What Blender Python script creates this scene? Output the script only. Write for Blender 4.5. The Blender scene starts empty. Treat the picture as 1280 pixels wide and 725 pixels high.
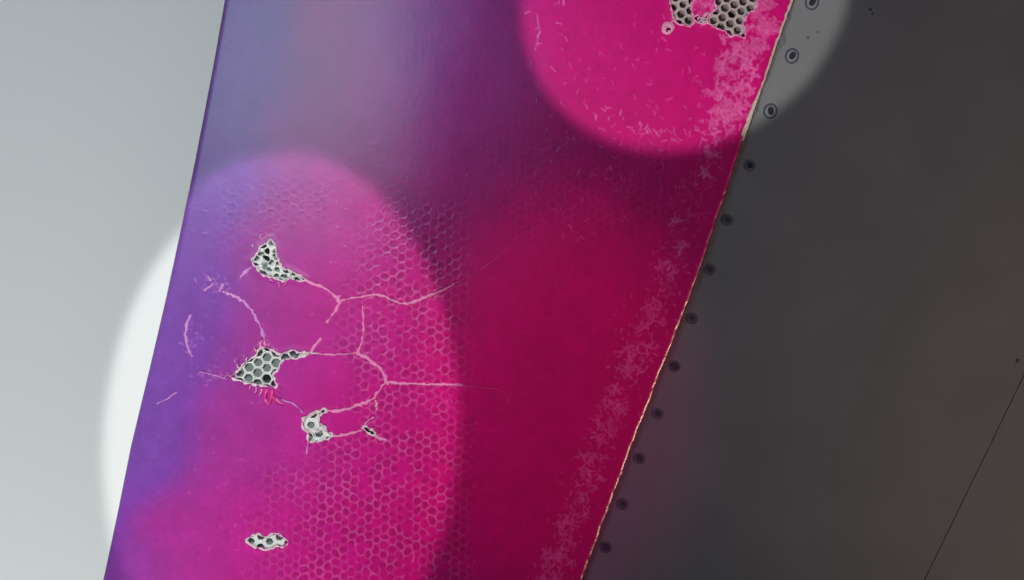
import bpy, math, random
import numpy as np
from mathutils import Vector, Matrix

random.seed(7); rng = np.random.default_rng(7)
S = bpy.context.scene
C = S.collection
PX = 0.0004                 # one photograph pixel on the panel = 0.4 mm
HC = 0.90                   # camera height over the panel
W2, H2 = 640.0, 362.5
def wx(px): return (px - W2) * PX
def wy(py): return (H2 - py) * PX

# ------------------------------------------------------------------ camera, world, lamps, exposure
cam = bpy.data.cameras.new('camera'); co = bpy.data.objects.new('camera', cam); C.objects.link(co)
co.location = (0, 0, HC); co.rotation_euler = (0, 0, 0)
cam.sensor_width = 36; cam.lens = 36 * HC / (1280 * PX); cam.clip_start = 0.01; cam.clip_end = 50
S.camera = co
world = bpy.data.worlds.new('World'); S.world = world; world.use_nodes = True
world.node_tree.nodes['Background'].inputs[0].default_value = (0.55, 0.62, 0.8, 1)
world.node_tree.nodes['Background'].inputs[1].default_value = 0.015
S.view_settings.view_transform = 'Standard'; S.view_settings.look = 'None'
S.view_settings.exposure = 0; S.view_settings.gamma = 1
try: S.view_settings.use_curve_mapping = False
except Exception: pass
S.cycles.max_bounces = 6
S.cycles.use_denoising = True

def aim(o, target):
    d = Vector(target) - o.location
    o.rotation_euler = d.to_track_quat('-Z', 'Y').to_euler()
def area(name, loc, target, sx, sy, power, col):
    l = bpy.data.lights.new(name, 'AREA'); l.shape = 'RECTANGLE'; l.size = sx; l.size_y = sy
    l.energy = power; l.color = col
    o = bpy.data.objects.new(name, l); C.objects.link(o); o.location = loc; aim(o, target); return o
def spot(name, loc, cx, cy, rx, ry, power, blend, col, z=0.0):
    l = bpy.data.lights.new(name, 'SPOT'); l.energy = power; l.color = col
    l.shadow_soft_size = 0.004; l.spot_blend = blend
    o = bpy.data.objects.new(name, l); C.objects.link(o); o.location = loc
    t = Vector((wx(cx), wy(cy), z)); d = t - o.location
    # yaw-free frame: local x stays close to world x so that the beam's long axis follows the panel
    zax = -d.normalized(); xax = Vector((0, 1, 0)).cross(zax).normalized(); yax = zax.cross(xax)
    m = Matrix((xax, yax, zax)).transposed().to_4x4()
    l.spot_size = 2 * math.atan(ry * PX / d.length)
    m = Matrix.Translation(o.location) @ m @ Matrix.Diagonal((rx / ry, 1, 1, 1))
    o.matrix_world = m
    return o
spot('added_spot', (-0.12, 0.55, HC), 346, 503, 235, 294, 25.0, 0.15, (1.0, 0.97, 0.94))  # added spot, brightens the left ellipse like an overlaid highlight
spot('added_spot', (-0.200, -0.25, HC), 852, -9, 202, 194, 22.0, 0.14, (1.0, 1.0, 0.97))  # added spot, imitates the overlaid round highlight at top right
spot('added_spot', (0.10, 0.40, HC), 700, 500, 225, 300, 8.2, 0.85, (1.0, 0.0, 0.36))  # added soft red spot without a visible source, lifts the crimson area
area('added_sheen_area', (-0.43, 0.30, 0.95), (-0.43, 0.2999, 0), 0.50, 0.33, 1.45, (0.62, 0.86, 0.98))  # added unseen area lamp, its reflection makes the pale veil at upper left
area('added_sheen_area', (-0.13, 0.29, 0.95), (-0.13, 0.2899, 0), 0.24, 0.26, 0.36, (0.0, 0.2, 1.0))  # added unseen blue area lamp, reflected as the bluish tone at top centre
spot('added_fill', (-0.45, -1.0, 0.8), -20, 330, 690, 1900, 56.0, 1.0, (1.0, 0.97, 0.93)).data.shadow_soft_size = 0.08  # added fill from below the frame, lifts the ground and the panel's left
spot('added_side_fill', (1.0, -0.5, 0.8), 1420, 470, 700, 850, 17.0, 1.0, (1.0, 0.70, 0.50)).data.shadow_soft_size = 0.08  # added warm fill, lifts the dark plates on the right

# ------------------------------------------------------------------ helpers
def mat(name, col, rough=0.5, metal=0.0, noise=0.0, nscale=400.0, bump=0.0, bscale=900.0, attr=None, spec=0.5, coat=0.0):
    m = bpy.data.materials.new(name); m.use_nodes = True; nt = m.node_tree; n = nt.nodes; b = n['Principled BSDF']
    b.inputs['Roughness'].default_value = rough; b.inputs['Metallic'].default_value = metal
    b.inputs['Specular IOR Level'].default_value = spec; b.inputs['Coat Weight'].default_value = coat
    b.inputs['Coat Roughness'].default_value = 0.3
    tc = n.new('ShaderNodeTexCoord')
    if attr:
        a = n.new('ShaderNodeAttribute'); a.attribute_name = attr; src = a.outputs['Color']
    else:
        r = n.new('ShaderNodeRGB'); r.outputs[0].default_value = (*col, 1); src = r.outputs[0]
    if noise:
        t = n.new('ShaderNodeTexNoise'); t.inputs['Scale'].default_value = nscale; t.inputs['Detail'].default_value = 6
        nt.links.new(tc.outputs['Object'], t.inputs['Vector'])
        mr = n.new('ShaderNodeMapRange'); mr.inputs['From Min'].default_value = 0.3; mr.inputs['From Max'].default_value = 0.7
        mr.inputs['To Min'].default_value = 1 - noise; mr.inputs['To Max'].default_value = 1 + noise
        nt.links.new(t.outputs['Fac'], mr.inputs['Value'])
        mx = n.new('ShaderNodeVectorMath'); mx.operation = 'SCALE'
        nt.links.new(src, mx.inputs[0]); nt.links.new(mr.outputs[0], mx.inputs['Scale']); src = mx.outputs[0]
    nt.links.new(src, b.inputs['Base Color'])
    if bump:
        t = n.new('ShaderNodeTexNoise'); t.inputs['Scale'].default_value = bscale; t.inputs['Detail'].default_value = 5
        nt.links.new(tc.outputs['Object'], t.inputs['Vector'])
        bp = n.new('ShaderNodeBump'); bp.inputs['Strength'].default_value = bump; bp.inputs['Distance'].default_value = 0.0002
        nt.links.new(t.outputs['Fac'], bp.inputs['Height']); nt.links.new(bp.outputs[0], b.inputs['Normal'])
    return m
def link(name, v, f, mats, parent=None, smooth=False, mi=None):
    me = bpy.data.meshes.new(name); me.from_pydata([tuple(p) for p in v], [], f)
    for m in (mats if isinstance(mats, (list, tuple)) else [mats]): me.materials.append(m)
    if mi is not None: me.polygons.foreach_set('material_index', mi)
    if smooth: me.polygons.foreach_set('use_smooth', [True] * len(me.polygons))
    me.update()
    o = bpy.data.objects.new(name, me); C.objects.link(o)
    if parent: o.parent = parent
    return o
def thing(name, label, cat, loc, group=None):
    o = bpy.data.objects.new(name, None); C.objects.link(o); o.location = loc; o.empty_display_size = 0.01
    o['label'] = label; o['category'] = cat
    if group: o['group'] = group
    return o

def vnoise(x, y, cell, seed):
    """smooth value noise -1..1 on arrays of photo-pixel coordinates"""
    r = np.random.default_rng(seed); N = 256; g = r.uniform(-1, 1, (N, N))
    fx = np.asarray(x) / cell + 57.3; fy = np.asarray(y) / cell + 91.7
    ix = np.floor(fx).astype(int); iy = np.floor(fy).astype(int); tx = fx - ix; ty = fy - iy
    tx = tx * tx * (3 - 2 * tx); ty = ty * ty * (3 - 2 * ty)
    a = g[iy % N, ix % N]; b = g[iy % N, (ix + 1) % N]; c = g[(iy + 1) % N, ix % N]; d = g[(iy + 1) % N, (ix + 1) % N]
    return (a * (1 - tx) + b * tx) * (1 - ty) + (c * (1 - tx) + d * tx) * ty
def sstep(a, b, x):
    t = np.clip((x - a) / (b - a), 0, 1); return t * t * (3 - 2 * t)

# ------------------------------------------------------------------ panel outline and profile
LY = [-700, -300, 0, 80, 200, 300, 370, 460, 560, 640, 720, 1000, 1500]
LX = [405, 335, 277, 263, 240, 219, 204, 183, 159, 143, 126, 60, -60]
RY = [-700, 0, 130, 170, 250, 370, 460, 570, 715, 1500]
RX = [1250, 992, 945, 931, 905, 864, 828, 786, 731, 430]
def left(y): return np.interp(y, LY, LX)
def right(y): return np.interp(y, RY, RX) + 1.2 * vnoise(y, y * 0, 23.0, 5) + 0.7 * vnoise(y, y * 0, 6.0, 6)
def profile(px, py):
    """height of the panel's top in metres: flat on the right, drooping to the left edge"""
    t = px - left(py); w = right(py) - left(py)
    z = -0.009 * np.clip(1 - t / 330.0, 0, 1) ** 2
    z = z - 0.0002 * np.clip(1 - t / 7.0, 0, 1) ** 2
    z = z - 0.0008 * np.clip(1 - (w - t) / 7.0, 0, 1) ** 2
    return z

# ------------------------------------------------------------------ openings in the skin (photo pixels)
H1 = [(338,298),(344,310),(346,323),(352,335),(360,338),(372,344),(382,349),(373,351),(362,348),(352,351),(338,346),(326,343),(319,334),(313,326),(319,318),(324,309),(331,304)]
H2_ = [(323,437),(330,434),(341,439),(349,443),(365,438),(374,441),(389,441),(380,444),(370,448),(358,449),(350,453),(348,460),(341,468),(344,483),(330,483),(316,480),(303,478),(288,472),(296,464),(306,453),(318,446)]
H3 = [(405,512),(398,515),(384,520),(378,528),(380,536),(385,542),(386,552),(396,552),(406,549),(416,545),(410,540),(403,532),(398,528),(400,521),(407,514)]
H4 = [(452,534),(457,533),(463,536),(470,542),(466,544),(459,540)]
H5 = [(306,676),(320,668),(332,672),(345,667),(360,678),(352,684),(344,683),(335,687),(318,684)]
H6 = [(838,-12),(838,4),(842,22),(846,29),(854,31),(861,33),(866,29),(866,20),(864,8),(868,-12)]
H7 = [(890,-18),(893,2),(896,10),(889,17),(884,26),(887,30),(895,35),(906,39),(912,45),(919,43),(927,47),(932,46),(931,36),(929,29),(932,22),(938,15),(944,12),(945,6),(946,-18)]
H8 = [(831,33),(835,31),(839,34),(838,39),(833,40)]
H9 = [(867,23),(871,19),(877,22),(885,17),(886,25),(880,29),(872,28)]
HOLES = [H9, H1, H2_, H3, H4, H5, H6, H7, H8]
def inside(poly, x, y):
    r = np.zeros(np.shape(x), bool); n = len(poly)
    for i in range(n):
        x0, y0 = poly[i]; x1, y1 = poly[(i + 1) % n]
        if y0 == y1: continue
        c = ((y0 > y) != (y1 > y)) & (x < (x1 - x0) * (y - y0) / (y1 - y0) + x0); r ^= c
    return r
def polydist(poly, x, y):
    d = np.full(np.shape(x), 1e9)
    for i in range(len(poly)):
        d = np.minimum(d, segdist(poly[i], poly[(i + 1) % len(poly)], x, y))
    return d
def segdist(p, q, x, y):
    dx, dy = q[0] - p[0], q[1] - p[1]; L = dx * dx + dy * dy + 1e-9
    t = np.clip(((x - p[0]) * dx + (y - p[1]) * dy) / L, 0, 1)
    return np.hypot(x - p[0] - t * dx, y - p[1] - t * dy)

# ------------------------------------------------------------------ wear raster (1 photo pixel per texel)
RX0, RY0, RW, RH, Q = 90, -60, 950, 860, 1.5
wear = np.zeros((int(RH * Q), int(RW * Q)), np.float32)
def stroke(pts, w, s, arr=wear):
    for p, q in zip(pts[:-1], pts[1:]):
        m = w * 2.2 + 1
        x0 = int((min(p[0], q[0]) - m - RX0) * Q); x1 = int((max(p[0], q[0]) + m - RX0) * Q) + 1
        y0 = int((min(p[1], q[1]) - m - RY0) * Q); y1 = int((max(p[1], q[1]) + m - RY0) * Q) + 1
        x0, y0 = max(x0, 0), max(y0, 0); x1, y1 = min(x1, arr.shape[1]), min(y1, arr.shape[0])
        if x0 >= x1 or y0 >= y1: continue
        X, Y = np.meshgrid(np.arange(x0, x1) / Q + RX0, np.arange(y0, y1) / Q + RY0)
        d = segdist(p, q, X, Y)
        v = s * (1 - sstep(w * 0.35, w * 1.0, d))
        arr[y0:y1, x0:x1] = np.maximum(arr[y0:y1, x0:x1], v)
def dendrite(x, y, a, length, w, s, depth=0):
    pts = [(x, y)]; n = max(2, int(length / 2.6))
    for k in range(n):
        a += random.gauss(0, 0.28); x += 2.6 * math.cos(a); y += 2.6 * math.sin(a); pts.append((x, y))
        if depth < 2 and random.random() < 0.62:
            dendrite(x, y, a + random.choice((-1, 1)) * random.uniform(0.6, 1.15), length * random.uniform(0.35, 0.6), w * 0.85, s * random.uniform(0.8, 1.05), depth + 1)
    stroke(pts, w, s)
# feathered wear along the right edge
y = -50.0
while y < 790:
    e = float(right(np.array([y]))[0])
    hw = float(np.interp(y, [-50, 60, 130, 180, 260, 340, 420, 540, 800], [27, 27, 20, 11, 7, 11, 15, 17, 17]))
    co_ = float(np.interp(y, [-50, 0, 80, 150, 260, 420, 540, 800], [38, 40, 40, 33, 36, 40, 42, 42]))
    dens = float(np.interp(y, [-50, 130, 175, 210, 300, 400, 540], [1, 1, 0.45, 0.2, 0.3, 0.55, 0.6]))
    if random.random() < dens:
        for k in range(random.choice((1, 2)) if y < 150 else random.choice((1, 2))):
            x0 = e - co_ + random.uniform(-hw, hw)
            dendrite(x0, y + random.uniform(-3, 3), random.choice((-0.7, 2.4, -2.1, 1.0)) + random.gauss(0, 0.5), random.uniform(9, 17) if y < 150 else random.uniform(6, 13), random.uniform(2.0, 3.3) if y < 150 else random.uniform(1.2, 1.9), random.uniform(0.6, 1.0))
    y += 3.4
# short pale nicks in the paint
def nick(x, y, l, w, s):
    a = random.uniform(0, 6.28); b = a + random.gauss(0, .35); stroke([(x, y), (x + l * math.cos(a), y + l * math.sin(a)), (x + l * math.cos(a) + l * .7 * math.cos(b), y + l * math.sin(a) + l * .7 * math.sin(b))], w, s)
for k in range(560):
    x = random.uniform(660, 940); yy = random.uniform(-40, 300)
    if x > right(np.array([yy]))[0] - 12: continue
    d = math.hypot((x - 800), (yy - 150) * 1.1)
    if random.random() < 0.25 + 0.9 * math.exp(-(d / 70) ** 2): nick(x, yy, random.uniform(1.5, 4.5), random.uniform(0.8, 1.3), random.uniform(0.2, 0.55))
for k in range(900):   # finer flecks fill the worn band
    yy = random.uniform(-40, 780); e = float(right(np.array([yy]))[0])
    nick(e - 40 + random.gauss(0, 12), yy, random.uniform(1.0, 3.2), random.uniform(0.8, 1.4), random.uniform(0.25, 0.8) * (1 if yy < 150 or yy > 330 else .55))
for k in range(60):
    a = random.gauss(1.45, 0.42); nick(852 + random.uniform(170, 188) * math.cos(a), -5 + random.uniform(165, 184) * math.sin(a), random.uniform(2, 5), random.uniform(0.9, 1.6), random.uniform(0.4, 0.9))
for k in range(260):
    nick(random.uniform(230, 600), random.uniform(210, 720), random.uniform(0.6, 2.5), random.uniform(0.8, 1.3), random.uniform(0.12, 0.4))
for k in range(120):
    nick(random.uniform(560, 840), random.uniform(250, 720), random.uniform(0.6, 2.5), random.uniform(0.7, 1.1), random.uniform(0.06, 0.18))
for (x, y) in [(705, 6), (702, 30), (670, 55), (676, 40), (663, 14)]: nick(x, y, 4, 1.6, 0.7)
stroke([(672, 18), (675, 40), (670, 62)], 1.3, 0.5)
for k in range(55):   # pink remains between the two openings at the top
    x = random.uniform(864, 893); yy = random.uniform(-20, 26)
    dendrite(x, yy, random.uniform(0, 6.28), 6, 1.6, random.uniform(0.4, 1.0), 1)
for (cx, cy, n) in [(258, 352, 12), (272, 360, 14), (250, 466, 10), (240, 428, 14), (328, 428, 16), (272, 470, 8)]:
    for k in range(n): nick(cx + random.gauss(0, 7), cy + random.gauss(0, 6), random.uniform(1.5, 4), random.uniform(1.0, 1.7), random.uniform(0.2, 0.5))
def sample(arr, x, y):
    fx = np.clip((x - RX0) * Q, 0, arr.shape[1] - 2.001); fy = np.clip((y - RY0) * Q, 0, arr.shape[0] - 2.001)
    ix = fx.astype(int); iy = fy.astype(int); tx = fx - ix; ty = fy - iy
    return (arr[iy, ix] * (1 - tx) + arr[iy, ix + 1] * tx) * (1 - ty) + (arr[iy + 1, ix] * (1 - tx) + arr[iy + 1, ix + 1] * tx) * ty

# ------------------------------------------------------------------ honeycomb lattice
def lattice(theta, pitch, ox, oy):
    t = math.radians(theta)
    a = np.array((math.cos(t), math.sin(t))) * pitch; t += math.radians(60)
    b = np.array((math.cos(t), math.sin(t))) * pitch
    return a, b, np.array((ox, oy)), pitch
LAT_LEFT = lattice(-28.0, 13.2, 309.7, 459.5)      # origin = a cell centre read from the photograph
LAT_TOP = lattice(-18.5, 12.1, 915.3, 17.6)
def hexdist(lat, x, y):
    """0 at a cell's centre, 1 on its wall"""
    a, b, o, p = lat; M = np.linalg.inv(np.array((a, b)).T)
    dx, dy = x - o[0], y - o[1]
    u = M[0, 0] * dx + M[0, 1] * dy; v = M[1, 0] * dx + M[1, 1] * dy
    best = np.full(np.shape(x), 1e9); bx = np.zeros(np.shape(x)); by = np.zeros(np.shape(x))
    for du in (0, 1):
        for dv in (0, 1):
            cu = np.floor(u) + du; cv = np.floor(v) + dv
            rx = dx - (cu * a[0] + cv * b[0]); ry = dy - (cu * a[1] + cv * b[1]); d = rx * rx + ry * ry
            k = d < best; best = np.where(k, d, best); bx = np.where(k, rx, bx); by = np.where(k, ry, by)
    m = np.zeros(np.shape(x))
    for e in (a, b, b - a): m = np.maximum(m, np.abs(bx * e[0] + by * e[1]) / (p * p / 2))
    return m
def telegraph(x, y):
    """how strongly the core shows through the skin"""
    s = sstep(395, 470, x + 0.25 * (y - 400)) * sstep(225, 300, y) * (1 - 0.93 * sstep(555, 600, x))
    s = np.maximum(s, 0.9 * sstep(560, 600, y) * sstep(240, 440, x) * (1 - 0.95 * sstep(505, 570, x)))
    s = np.maximum(s, 0.30 * sstep(255, 285, x) * (1 - sstep(400, 430, x)) * sstep(205, 240, y) * (1 - sstep(270, 340, y)))
    s = np.maximum(s, 0.25 * sstep(560, 650, x) * (1 - sstep(820, 880, x)) * sstep(150, 200, y) * (1 - sstep(260, 340, y)))
    s = np.maximum(s, 0.06)
    for cx, cy, rx, ry in ((392, 315, 48, 34), (395, 475, 52, 36), (335, 385, 55, 35), (845, 85, 70, 55), (430, 530, 20, 20)):
        s = s * sstep(0.75, 1.25, np.hypot((x - cx) / rx, (y - cy) / ry))
    return s * np.clip(0.68 + 0.5 * vnoise(x, y, 17, 41) + 0.8 * vnoise(x, y, 5, 42), 0, 1.4)

# ------------------------------------------------------------------ the painted panel
panel = thing('painted_panel', 'magenta and violet painted panel with cracked skin and torn openings showing the honeycomb core', 'panel', (0, 0, 0))
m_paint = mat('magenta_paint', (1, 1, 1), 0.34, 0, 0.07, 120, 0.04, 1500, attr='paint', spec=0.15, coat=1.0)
m_paint.node_tree.nodes['Principled BSDF'].inputs['Coat IOR'].default_value = 1.75
m_paint.node_tree.nodes['Principled BSDF'].inputs['Coat Roughness'].default_value = 0.23

rows = np.concatenate([np.linspace(-700, -40, 24)[:-1], np.arange(-40, 765, 1.1), np.linspace(766, 1500, 24)])
ncol = 760
U = np.linspace(0, 1, ncol)
Yp = np.repeat(rows[:, None], ncol, 1)
Lx = left(rows)[:, None]; Rx = right(rows)[:, None]
Xp = Lx + (Rx - Lx) * U[None, :]
wr = sample(wear, Xp, Yp)
wxn = Xp + 1.9 * vnoise(Xp, Yp, 13, 11) + 1.1 * vnoise(Xp, Yp, 6, 13); wyn = Yp + 1.9 * vnoise(Xp, Yp, 13, 12) + 1.1 * vnoise(Xp, Yp, 6, 14)
# core print-through: stretched a little more on the lower left, as on the photograph
hd = hexdist(lattice(-28.0, 11.4, 309.7, 459.5), wxn, wyn)
tg = telegraph(Xp, Yp)
rid = sstep(0.66, 0.97, hd)
Z = profile(Xp, Yp)
Z = Z + 0.00008 * tg * (rid - 0.5)
Z = Z + 0.00014 * wr * sstep(-0.3, 0.6, vnoise(Xp, Yp, 3.0, 21) + 0.4)
Z = Z + 0.00010 * vnoise(Xp, Yp, 80, 31) + 0.000015 * vnoise(Xp, Yp, 24, 32) + 0.000006 * vnoise(Xp, Yp, 4, 33)
hm = np.zeros(Xp.shape, bool)
for h in HOLES:
    b = np.array(h); sel = (Xp > b[:, 0].min() - 14) & (Xp < b[:, 0].max() + 14) & (Yp > b[:, 1].min() - 14) & (Yp < b[:, 1].max() + 14)
    xs, ys = Xp[sel], Yp[sel]; jx = 1.3 * vnoise(xs, ys, 4.5, 51); jy = 1.3 * vnoise(xs, ys, 4.5, 52)
    ins = inside(h, xs + jx, ys + jy); hm[sel] |= ins
    Z[sel] += 0.00010 * (1 - sstep(0, 9, polydist(h, xs, ys)))
# paint colours: a ramp from violet at the left edge to magenta
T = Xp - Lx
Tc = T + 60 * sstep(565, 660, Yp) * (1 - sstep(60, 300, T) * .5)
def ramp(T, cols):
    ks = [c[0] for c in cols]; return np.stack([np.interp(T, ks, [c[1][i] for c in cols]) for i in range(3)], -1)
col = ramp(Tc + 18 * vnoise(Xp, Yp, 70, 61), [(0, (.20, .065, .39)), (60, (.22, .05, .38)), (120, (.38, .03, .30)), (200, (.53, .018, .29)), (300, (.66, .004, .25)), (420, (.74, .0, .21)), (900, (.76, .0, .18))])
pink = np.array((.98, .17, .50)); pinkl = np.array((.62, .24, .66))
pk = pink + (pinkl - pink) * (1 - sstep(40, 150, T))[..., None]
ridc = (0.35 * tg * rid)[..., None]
col = col * (1 - 0.22 * (tg * (1 - rid))[..., None])  # cell hollows darkened in the colour, in place of deeper relief shading
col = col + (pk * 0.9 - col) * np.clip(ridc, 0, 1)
wv = np.clip(wr * (0.75 + 0.35 * vnoise(Xp, Yp, 2.5, 71)), 0, 1)[..., None]
col = col + (pk - col) * wv
col = col * (1 + 0.05 * vnoise(Xp, Yp, 35, 81) + 0.04 * vnoise(Xp, Yp, 5, 82))[..., None]
nr = len(rows)
V = np.stack([wx(Xp), wy(Yp), Z], -1).reshape(-1, 3)
idx = np.arange(nr * ncol).reshape(nr, ncol)
keep = ~(hm[:-1, :-1] & hm[1:, :-1] & hm[:-1, 1:] & hm[1:, 1:])
q = np.stack([idx[:-1, :-1], idx[1:, :-1], idx[1:, 1:], idx[:-1, 1:]], -1)[keep]
me = bpy.data.meshes.new('painted_skin')
me.vertices.add(len(V)); me.vertices.foreach_set('co', V.astype(np.float32).ravel())
me.loops.add(q.size); me.loops.foreach_set('vertex_index', q.astype(np.int32).ravel())
me.polygons.add(len(q)); me.polygons.foreach_set('loop_start', np.arange(0, q.size, 4, dtype=np.int32))
me.polygons.foreach_set('use_smooth', np.ones(len(q), bool))
me.update(calc_edges=True)
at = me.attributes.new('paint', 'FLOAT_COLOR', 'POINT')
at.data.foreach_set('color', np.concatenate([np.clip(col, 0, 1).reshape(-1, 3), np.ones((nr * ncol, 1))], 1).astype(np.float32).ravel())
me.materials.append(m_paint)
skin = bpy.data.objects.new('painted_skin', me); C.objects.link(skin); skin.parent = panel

def zs(px, py): return float(profile(np.array([float(px)]), np.array([float(py)]))[0])
# side walls and bottom face of the panel
m_edge = mat('panel_edge', (.12, .10, .10), 0.6, 0, 0.2, 300, 0.3)
yy = np.concatenate([np.linspace(-700, 0, 12), np.linspace(10, 740, 120), np.linspace(760, 1500, 12)])
v = []; f = []
for y in yy:
    l, r = float(left(y)), float(right(np.array([y]))[0])
    zl, zr = zs(l, y) , zs(r, y)
    v += [(wx(l + .4), wy(y), zl - .00005), (wx(l + 1), wy(y), -.0125), (wx(r - 1), wy(y), -.0094), (wx(r - .4), wy(y), zr - .00005)]
for i in range(len(yy) - 1):
    a = 4 * i
    f += [(a, a + 4, a + 5, a + 1), (a + 1, a + 5, a + 6, a + 2), (a + 2, a + 6, a + 7, a + 3)]
link('panel_edge_wall', v, f, m_edge, panel)

# chipped pale rim along the right edge, wide at the top, thin below
m_rim = mat('chipped_rim', (.74, .60, .52), 0.6, 0, 0.25, 900, 0.5)
m_rim_l = mat('left_rim', (.26, .27, .22), 0.6, 0, 0.2, 700, 0.2)
def rim(name, side, m, wfun, ys):
    v = []; f = []
    for y in ys:
        w = wfun(y); e = float(right(np.array([y]))[0]) if side > 0 else float(left(y))
        i = e - side * w; o = e + side * .5
        zi = zs(i, y) + .00028; ze = zs(e, y) + .0003
        v += [(wx(i), wy(y), zi - .0004), (wx(i + side * .5), wy(y), zi + .00012), (wx(e), wy(y), ze), (wx(o), wy(y), ze - .0008), (wx(o - side * .3), wy(y), ze - .002)]
    for k in range(len(ys) - 1):
        for j in range(4): f.append((5 * k + j, 5 * k + j + 1, 5 * k + j + 6, 5 * k + j + 5))
    return link(name, v, f, m, panel)
def wr_(y):
    b = float(np.interp(y, [-700, -20, 20, 60, 110, 135, 150, 168, 180, 400, 800, 1500], [3, 3, 3.2, 2.8, 2.6, 4.5, 6.5, 4.5, .6, .4, .4, .4]))
    return b + b * 0.35 * float(vnoise(np.array([y]), np.array([0.0]), 5.0, 91)[0])
ys_ = np.concatenate([np.linspace(-700, -30, 20), np.arange(-28, 745, 2.0), np.linspace(750, 1500, 20)])
m_rim_t = mat('thin_rim_dulled', (.26, .15, .16), 0.7, 0, 0.3, 900, 0.3)  # lower rim coloured darker to offset the warm side light on it
r_ = rim('edge_rim', 1, m_rim_t, wr_, ys_[ys_ > 174])
r_ = rim('edge_rim', 1, m_rim, wr_, ys_[ys_ < 178]); r_['label'] = 'chipped pale rim on the right edge'
r_ = rim('edge_rim', -1, m_rim_l, lambda y: 1.0, ys_)

# ------------------------------------------------------------------ cracks: raised pale lips of split paint
m_crack = mat('split_paint', (.90, .26, .54), 0.5, 0, 0.18, 1500, 0.5)
m_crack_l = mat('split_paint_violet', (.66, .27, .66), 0.5, 0, 0.2, 1500, 0.5)
m_crack_f = mat('thin_split_paint', (.85, .06, .36), 0.45, 0, 0.15, 1500, 0.3)
def densify(pts, step=1.6):
    out = []
    P = [np.array(p, float) for p in pts]
    for i in range(len(P) - 1):
        p0 = P[max(i - 1, 0)]; p1 = P[i]; p2 = P[i + 1]; p3 = P[min(i + 2, len(P) - 1)]
        n = max(1, int(np.linalg.norm(p2 - p1) / step))
        for k in range(n):
            t = k / n
            out.append(0.5 * ((2 * p1) + (-p0 + p2) * t + (2 * p0 - 5 * p1 + 4 * p2 - p3) * t * t + (-p0 + 3 * p1 - 3 * p2 + p3) * t ** 3))
    out.append(P[-1]); return out
cseed = 0
def crack(pts, w, m, h=.0006, jag=0.40, name='crack', taper=(0.5, 0.5)):
    global cseed; cseed += 1
    d = densify(pts); n = len(d); v = []; f = []
    for i, p in enumerate(d):
        t = d[min(i + 1, n - 1)] - d[max(i - 1, 0)]; t = t / (np.linalg.norm(t) + 1e-9); nn = np.array((-t[1], t[0]))
        s = i / max(n - 1, 1); tp = min(1, taper[0] + s * 6) * min(1, taper[1] + (1 - s) * 6)
        nv = [float(vnoise(np.array([i * 1.6]), np.array([cseed * 31.0 + k * 7]), 3.2, 100 + k)[0]) for k in range(4)]
        wl = w * tp * (0.5 + jag * nv[0]); wr2 = w * tp * (0.5 + jag * nv[1]); off = 0.35 * nv[2]
        c = p + nn * off; z = zs(*c)
        hh = h * tp * (1 + .4 * nv[3])
        for k, (s_, z_) in enumerate(((-1.0, -.0003), (-.55, .7), (0, 1.0), (.55, .7), (1.0, -.0003))):
            q = c + nn * s_ * (wl if s_ < 0 else wr2)
            v.append((wx(q[0]), wy(q[1]), z + (z_ if abs(z_) < .01 else z_ * hh) + .00012))
    for i in range(n - 1):
        for k in range(4): f.append((5 * i + k, 5 * i + k + 1, 5 * i + k + 6, 5 * i + k + 5))
    return link(name, v, f, m, panel, smooth=True)
CR = [
 ([(382,350.5),(395,356),(411,363.5),(425,376)], 3.9), ([(425,376),(446,372),(465,368.8),(480,370.3),(496,378),(512,379),(531,372),(554,361.5),(572,352)], 3.3),
 ([(425,376),(419,388.5),(407.5,403.5)], 4.0), ([(401,422),(393.5,431.5),(388.5,441)], 4.2), ([(388.5,441.6),(417,443.3),(447,441)], 2.4),
 ([(453,382.5),(454.5,403),(453.5,422),(447,441)], 3.2), ([(447,441),(465,452),(477,463),(483,476.5)], 4.4), ([(483,476.5),(496,479),(538,480.6),(579,481.5)], 3.5),
 ([(483,476.5),(474,488.5),(464.5,499.5),(446,507.5),(424,513.8),(407,513.9)], 3.7), ([(468.5,500),(471.5,506),(470,513)], 3.4),
 ([(415,545.6),(433,543),(453,537.5)], 3.6), ([(454,534),(459,527),(468,521.5)], 2.4), ([(467,543),(475,548),(484,550.5)], 3.6),
 ([(425,369),(423,374),(427,379)], 5.0), ([(447,437),(448,441),(445,444)], 4.2), ([(480,473),(483,477),(486,481)], 4.5),
]
for p, w in CR: crack(p, w, m_crack)
CL = [([(298.3,347.5),(303.4,340),(313.8,333.8)], 4.2), ([(271,365),(277.6,354.5)], 3.6), ([(276,364),(297,373.4),(310.5,385.5),(320,399),(327,415),(331,434)], 3.6),
 ([(251.7,363),(260.3,358),(264,353)], 3.0), ([(257,344),(261,351)], 3.0), ([(235.2,393),(229.5,410),(229.5,425),(232,436),(237.5,447)], 3.0), ([(192,506),(205,499.5),(218.5,491)], 1.8),
 ([(245,465.5),(259.7,468),(282,474.5)], 1.7), ([(351,500),(363,503.4),(373.4,510.3),(378,517)], 1.9), ([(385,552),(383.5,560),(383,568)], 1.9)]
for p, w in CL: crack(p, w, m_crack_l, h=.0004, jag=.45)
for p, w in [([(572,352),(590,342),(607,332),(625,318),(637,307.5),(648,294)], 1.6), ([(579,481.5),(604.7,484.4),(624.6,488),(634.5,495.6),(634.5,508)], 1.3), ([(512,680),(517,690),(516,704)], 2.2)]:
    crack(p, w, m_crack_f, h=.0003)

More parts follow.
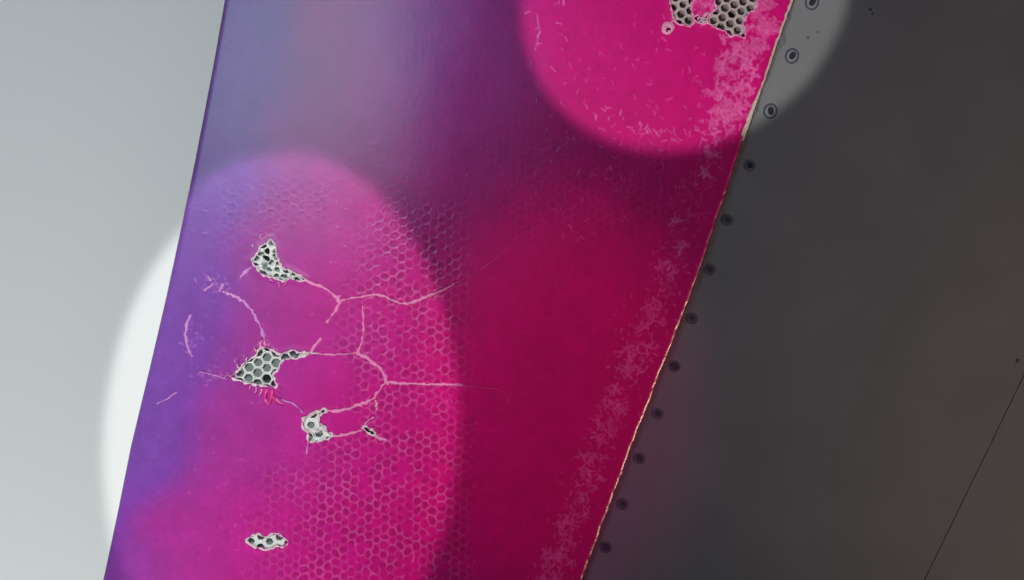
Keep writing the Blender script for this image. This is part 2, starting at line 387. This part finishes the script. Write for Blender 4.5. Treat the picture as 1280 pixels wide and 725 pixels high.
# ------------------------------------------------------------------ honeycomb core under the openings
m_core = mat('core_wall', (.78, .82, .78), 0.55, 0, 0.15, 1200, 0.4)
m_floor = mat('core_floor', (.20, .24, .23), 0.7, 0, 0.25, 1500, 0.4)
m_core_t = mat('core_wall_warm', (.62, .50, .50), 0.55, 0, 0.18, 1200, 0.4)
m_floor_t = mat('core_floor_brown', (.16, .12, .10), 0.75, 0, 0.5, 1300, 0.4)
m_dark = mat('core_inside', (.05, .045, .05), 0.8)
v = []; f = []
for y in np.linspace(-30, 740, 40):
    for k, t in enumerate((8, 120, 260, 400, 800)):
        px = min(float(left(y)) + t, float(right(np.array([y]))[0]) - 8); v.append((wx(px), wy(y), zs(px, y) - .0088 + (.0 if t > 300 else .004)))
for i in range(39):
    for k in range(4): f.append((5 * i + k, 5 * i + k + 1, 5 * i + k + 6, 5 * i + k + 5))
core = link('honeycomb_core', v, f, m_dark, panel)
def cell(cx, cy, lat, m_w, m_f, depth, inner, squash=0.0, jit=.5, ztop=-.0005, warp=None):
    a, b, o, p = lat; R = p / math.sqrt(3) * 0.995
    th = math.atan2(a[1], a[0]) + math.radians(30)
    v = []; f = []; mi = []
    jx, jy = random.gauss(0, jit * .4), random.gauss(0, jit * .4); ir = inner * random.uniform(.93, 1.06)
    zt = zs(cx, cy) + ztop; N = 12
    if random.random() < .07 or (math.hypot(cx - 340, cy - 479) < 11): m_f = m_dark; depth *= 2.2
    slant = (random.uniform(-1, 1) * squash, random.uniform(-1, 1) * squash)
    for ring in range(4):
        for k in range(N):
            ang = th + k * math.pi / 6; hexr = R if k % 2 == 0 else R * math.cos(math.pi / 6)
            rr = (hexr * 1.0, hexr * (ir + .16) * .98, (hexr * .75 + R * .93 * .25) * ir, (hexr * .75 + R * .25 * .93) * ir * .97)[ring]
            x = cx + rr * math.cos(ang); y = cy + rr * math.sin(ang)
            if ring >= 1: x += jx; y += jy
            if ring == 3: x += slant[0] * 2; y += slant[1] * 2
            z = zt + (0, .00025 + slant[0] * .0002 * math.cos(ang), .00005, -depth)[ring]
            if warp: x, y = warp(x, y)
            v.append((wx(x), wy(y), z))
    for ring in range(3):
        for k in range(N):
            j = (k + 1) % N; f.append((ring * N + k, ring * N + j, ring * N + N + j, ring * N + N + k)); mi.append(0)
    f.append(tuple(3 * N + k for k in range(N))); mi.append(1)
    f = [t[::-1] for t in f]
    return link('honeycomb_cell', v, f, [m_w, m_f], core, mi=mi)
def fill(hole, lat, *a, margin=9, **k):
    A, B, O, p = lat
    b = np.array(hole)
    for i in range(-80, 81):
        for j in range(-80, 81):
            c = O + A * i + B * j
            if not (b[:, 0].min() - 8 < c[0] < b[:, 0].max() + 8 and b[:, 1].min() - 8 < c[1] < b[:, 1].max() + 8 and c[1] > -16): continue
            x, y = np.array([c[0]]), np.array([c[1]])
            if inside(hole, x, y)[0] or polydist(hole, x, y)[0] < margin: cell(c[0], c[1], lat, *a, **k)
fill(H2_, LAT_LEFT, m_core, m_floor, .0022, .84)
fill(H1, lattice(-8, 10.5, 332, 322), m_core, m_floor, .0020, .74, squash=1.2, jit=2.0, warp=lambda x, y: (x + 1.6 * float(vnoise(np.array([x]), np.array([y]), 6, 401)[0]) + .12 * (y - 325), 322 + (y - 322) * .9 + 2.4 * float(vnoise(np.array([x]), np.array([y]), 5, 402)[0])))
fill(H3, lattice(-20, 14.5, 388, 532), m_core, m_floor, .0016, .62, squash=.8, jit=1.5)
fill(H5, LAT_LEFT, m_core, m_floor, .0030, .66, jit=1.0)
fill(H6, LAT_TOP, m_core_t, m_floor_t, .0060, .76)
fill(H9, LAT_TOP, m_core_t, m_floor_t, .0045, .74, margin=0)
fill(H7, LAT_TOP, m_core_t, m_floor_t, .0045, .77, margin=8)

# torn pale lips round the openings
m_lip = mat('torn_lip', (.78, .62, .66), 0.55, 0, 0.25, 1500, 0.5)
m_lip_p = mat('torn_lip_pink', (.86, .36, .56), 0.55, 0, 0.25, 1500, 0.5)
def lip(hole, m, w=2.0, closed=True):
    d = densify(list(hole) + [hole[0]], 1.2); n = len(d); v = []; f = []
    cen = np.mean(np.array(hole), 0)
    for i, p in enumerate(d[:-1]):
        t = d[(i + 1) % (n - 1)] - d[i - 1]; t = t / (np.linalg.norm(t) + 1e-9); nn = np.array((-t[1], t[0]))
        if not inside(hole, np.array([p[0] + nn[0] * 1.0]), np.array([p[1] + nn[1] * 1.0]))[0]: nn = -nn
        j = vnoise(np.array([p[0]]), np.array([p[1]]), 2.6, 201)[0]; j2 = vnoise(np.array([p[0]]), np.array([p[1]]), 3.4, 202)[0]
        wi = w * (.45 + .85 * j); wo = w * (.75 + .9 * j2); z = zs(*p) + .00035
        for s_, z_ in ((-wo, -.0002), (-wo * .4, .00035 + .0001 * j), (wi * .3, .0004 + .0001 * j2), (wi, -.0001), (wi * .8, -.0009)):
            q = p + nn * s_; v.append((wx(q[0]), wy(q[1]), z + z_))
    n -= 1
    for i in range(n):
        a = 5 * i; b = 5 * ((i + 1) % n)
        for k in range(4): f.append((a + k, a + k + 1, b + k + 1, b + k))
    return link('torn_edge', v, f, m, panel, smooth=True)
for h, m, w in ((H1, m_lip, 1.7), (H2_, m_lip, 2.0), (H3, m_lip, 2.2), (H4, m_lip, 1.5), (H5, m_lip, 1.6), (H6, m_lip_p, 1.8), (H7, m_lip_p, 1.9), (H8, m_lip_p, 3.4), (H9, m_lip_p, 1.8)): lip(h, m, w)

# curled crimson and pale shreds of skin
m_shred = mat('paint_shred', (.90, .04, .26), 0.45, 0, 0.1, 1500, 0.3)
def shred(x, y, a, l, w, m):
    v = []; f = []; n = 7
    for i in range(n):
        t = i / (n - 1); a += random.gauss(0, .22); x += l / n * math.cos(a); y += l / n * math.sin(a)
        ww = w * (1 - t * .75) * random.uniform(.7, 1.2); nx, ny = -math.sin(a), math.cos(a); z = zs(x, y) + .0006 + .0012 * math.sin(t * 2.6)
        v += [(wx(x - nx * ww), wy(y - ny * ww), z - .0003), (wx(x), wy(y), z + .0002), (wx(x + nx * ww), wy(y + ny * ww), z - .0003)]
    for i in range(n - 1):
        for k in range(2): f.append((3 * i + k, 3 * i + k + 1, 3 * i + k + 4, 3 * i + k + 3))
    return link('paint_shred', v, f, m, panel, smooth=True)
for x, y, a, l, w, m in [(332,484,1.3,18,2.2,m_shred),(338,485,1.0,22,2.0,m_shred),(336,492,.8,17,1.8,m_shred),(320,483,1.9,9,1.3,m_lip_p),(326,485,1.2,11,1.4,m_lip_p),(331,494,1.6,15,1.2,m_crack),
                         (343,498,1.0,14,1.3,m_crack),(313,481,2.3,8,1.0,m_lip_p),(345,486,.5,7,1.3,m_shred),(347,351,1.8,9,.7,m_lip_p),(360,349,1.9,10,.8,m_lip_p),(336,347,1.3,7,.7,m_lip),
                         (388,442,-.1,9,1.4,m_lip),(471,503,1.4,7,1.5,m_lip),(461,536,.7,8,1.4,m_lip),(324,436,-1.7,12,1.7,m_crack),(330,433,-1.9,10,1.5,m_crack),(320,440,-2.3,7,1.4,m_lip_p),
                         (296,462,-1.2,7,1.2,m_lip),(289,472,3.3,8,1.1,m_crack),(306,452,-1.0,6,1.1,m_lip),(870,24,.3,9,1.8,m_crack),(876,28,-.2,9,1.3,m_lip),(839,30,-.9,7,1.1,m_crack),(386,521,-.4,10,1.6,m_lip),(396,518,.9,14,1.8,m_lip),
                         (384,532,1.2,16,1.8,m_lip),(392,540,.2,14,1.6,m_lip)]:
    shred(x, y, a, l, w, m)

# ------------------------------------------------------------------ the dark metal skin to the right
ZM = -.0050; KM = (HC - ZM) / HC
def mx(px, py, z=ZM):
    k = (HC - z) / HC; return (wx(px) * k, wy(py) * k)
m_metal = mat('grey_metal', (.21, .21, .215), 0.6, 0.1, 0.08, 22, 0.15, 700)
m_ring = mat('screw_metal', (.26, .27, .29), 0.45, 0.3, 0.15, 800, 0.2)
m_ringd = mat('screw_gap', (.06, .065, .10), 0.6)
m_ring_soft = mat('screw_gap_dim', (.12, .122, .135), 0.7)  # low-contrast gap colour for the screws outside the bright circle
m_ring_dim = mat('screw_metal_dim', (.13, .13, .145), 0.7, 0, .2, 900)  # dark copy of the screw metal, dim light put into its colour
m_recess_soft = mat('screw_recess_dim', (.045, .042, .06), 0.8)  # recess colour of the dim screws, their shadow blotch painted in
m_recess = mat('screw_recess', (.015, .013, .02), 0.7)
def seam(y): return 1282 - .486 * (y - 465)
def plate(label, xl, xr, holes):
    t = thing('metal_plate', label, 'metal plate', (mx(xl(360), 360)[0], 0, ZM), 'metal plates beside the painted panel')
    ox = t.location.x; v = []; f = []
    ys = np.linspace(-800, 1600, 60)
    for y in ys:
        a = mx(xl(y), y); b = mx(xr(y), y)
        v += [(a[0] - ox, a[1], -.0009), (a[0] - ox + .00002, a[1], 0), (b[0] - ox - .00002, b[1], 0), (b[0] - ox, b[1], -.0009)]
    for i in range(len(ys) - 1):
        for k in range(3): f.append((4 * i + k, 4 * i + k + 1, 4 * i + k + 5, 4 * i + k + 4))
    f = [q_[::-1] for q_ in f]
    link('plate_sheet', v, f, m_metal, t)
    return t
p1 = plate('dark grey metal plate with a row of screws beside the magenta panel', lambda y: float(right(np.array([y]))[0]) - 7, lambda y: seam(y) - .5, None)
p2 = plate('plain dark grey metal plate beyond the seam at the lower right', lambda y: seam(y) + .5, lambda y: seam(y) + 1500, None)
def disc(name, px, py, rings, m, parent, n=24, ell=1.0, rot=0.0, z0=0):
    ox = parent_world(parent); c = mx(px, py); v = []; f = []
    for (r, z) in rings:
        for k in range(n):
            a = 2 * math.pi * k / n; X = r * math.cos(a) * PX; Y = r * ell * math.sin(a) * PX
            v.append((c[0] + X * math.cos(rot) - Y * math.sin(rot) - ox[0], c[1] + X * math.sin(rot) + Y * math.cos(rot), z + z0))
    for i in range(len(rings) - 1):
        for k in range(n): j = (k + 1) % n; f.append((i * n + k, i * n + j, i * n + n + j, i * n + n + k))
    f.append(tuple((len(rings) - 1) * n + k for k in range(n)))
    return link(name, v, f, m, parent, smooth=False)
def parent_world(p):
    while p.parent: p = p.parent
    return (p.location.x, p.location.y)
SC = [(1015,3),(990,70),(963,139),(937,207),(909,275),(887,337),(865,398),(843,458),(822,517),(799,573),(778,630),(757,684),(736,740),(1040,-62)]
for i, (x, y) in enumerate(SC):
    s = 9.0 if i < 3 else 8.0
    sc = disc('screw', x, y, [(s, .00005), (s - .6, .00032), (s - 1.6, .00034), (s - 2.0, .00020)], m_ringd if i < 3 else m_ring_soft, p1, ell=1.12 if i < 3 else .95, rot=-.3)
    disc('screw_head', x, y, [(s - 2.1, .00022), (s - 2.5, .00055), (s - 4.2, .00062)], m_ring if i < 3 else m_ring_dim, sc, ell=1.12 if i < 3 else .95, rot=-.3)
    disc('screw_recess', x + .3, y - .3, [(3.9 if i < 3 else random.uniform(4.2, 5.6), .00066), (3.0 if i < 3 else 3.8, .00068)], m_recess if i < 4 else m_recess_soft, sc, n=9, ell=1.45 if i < 3 else .85, rot=-.6 if i != 2 else .1)
for par, x, y, r in ((p1, 1088, 12, 2.2), (p1, 1091, 17, 1.4), (p1, 1272, 451, 2.6), (p1, 1010, 47, 1.6), (p1, 1022, 40, 1.2)):
    disc('rivet', x, y, [(r, .00004), (r * .8, .0002), (r * .4, .0003)], m_ringd, par, n=12)

# dark bead lying along the panel edge on the plate, bulging near the top
m_bead = mat('dark_bead', (.15, .155, .17), 0.6, 0, 0.2, 500, 0.4)
v = []; f = []; ys = np.arange(-700, 1400, 3.0)
for y in ys:
    e = float(right(np.array([y]))[0]); n_ = float(vnoise(np.array([y]), np.array([0.0]), 16.0, 301)[0]); n2 = float(vnoise(np.array([y]), np.array([0.0]), 5.0, 302)[0])
    w = 3.5 + 2.5 * n_ + .8 * n2 + (7 * math.exp(-((y - 52) / 9) ** 2))
    ox = p1.location.x; a = mx(e - 5, y); b = mx(e + w * .6, y); c = mx(e + w, y)
    v += [(a[0] - ox, a[1], .0006), (b[0] - ox, b[1], .00055), (c[0] - ox, c[1], .00002)]
for i in range(len(ys) - 1):
    for k in range(2): f.append((3 * i + k, 3 * i + k + 3, 3 * i + k + 4, 3 * i + k + 1))
link('edge_bead', v, f, m_bead, p1, smooth=True)

# ------------------------------------------------------------------ pale ground far below on the left
m_ground = mat('pale_ground', (.80, .84, .83), 0.8, 0, 0.025, 5, 0.05, 60)
g = link('ground', [(-6, -6, -.03), (6, -6, -.03), (6, 6, -.03), (-6, 6, -.03)], [(0, 1, 2, 3)], m_ground)
g['kind'] = 'structure'; g['label'] = 'pale smooth ground beneath the panel'
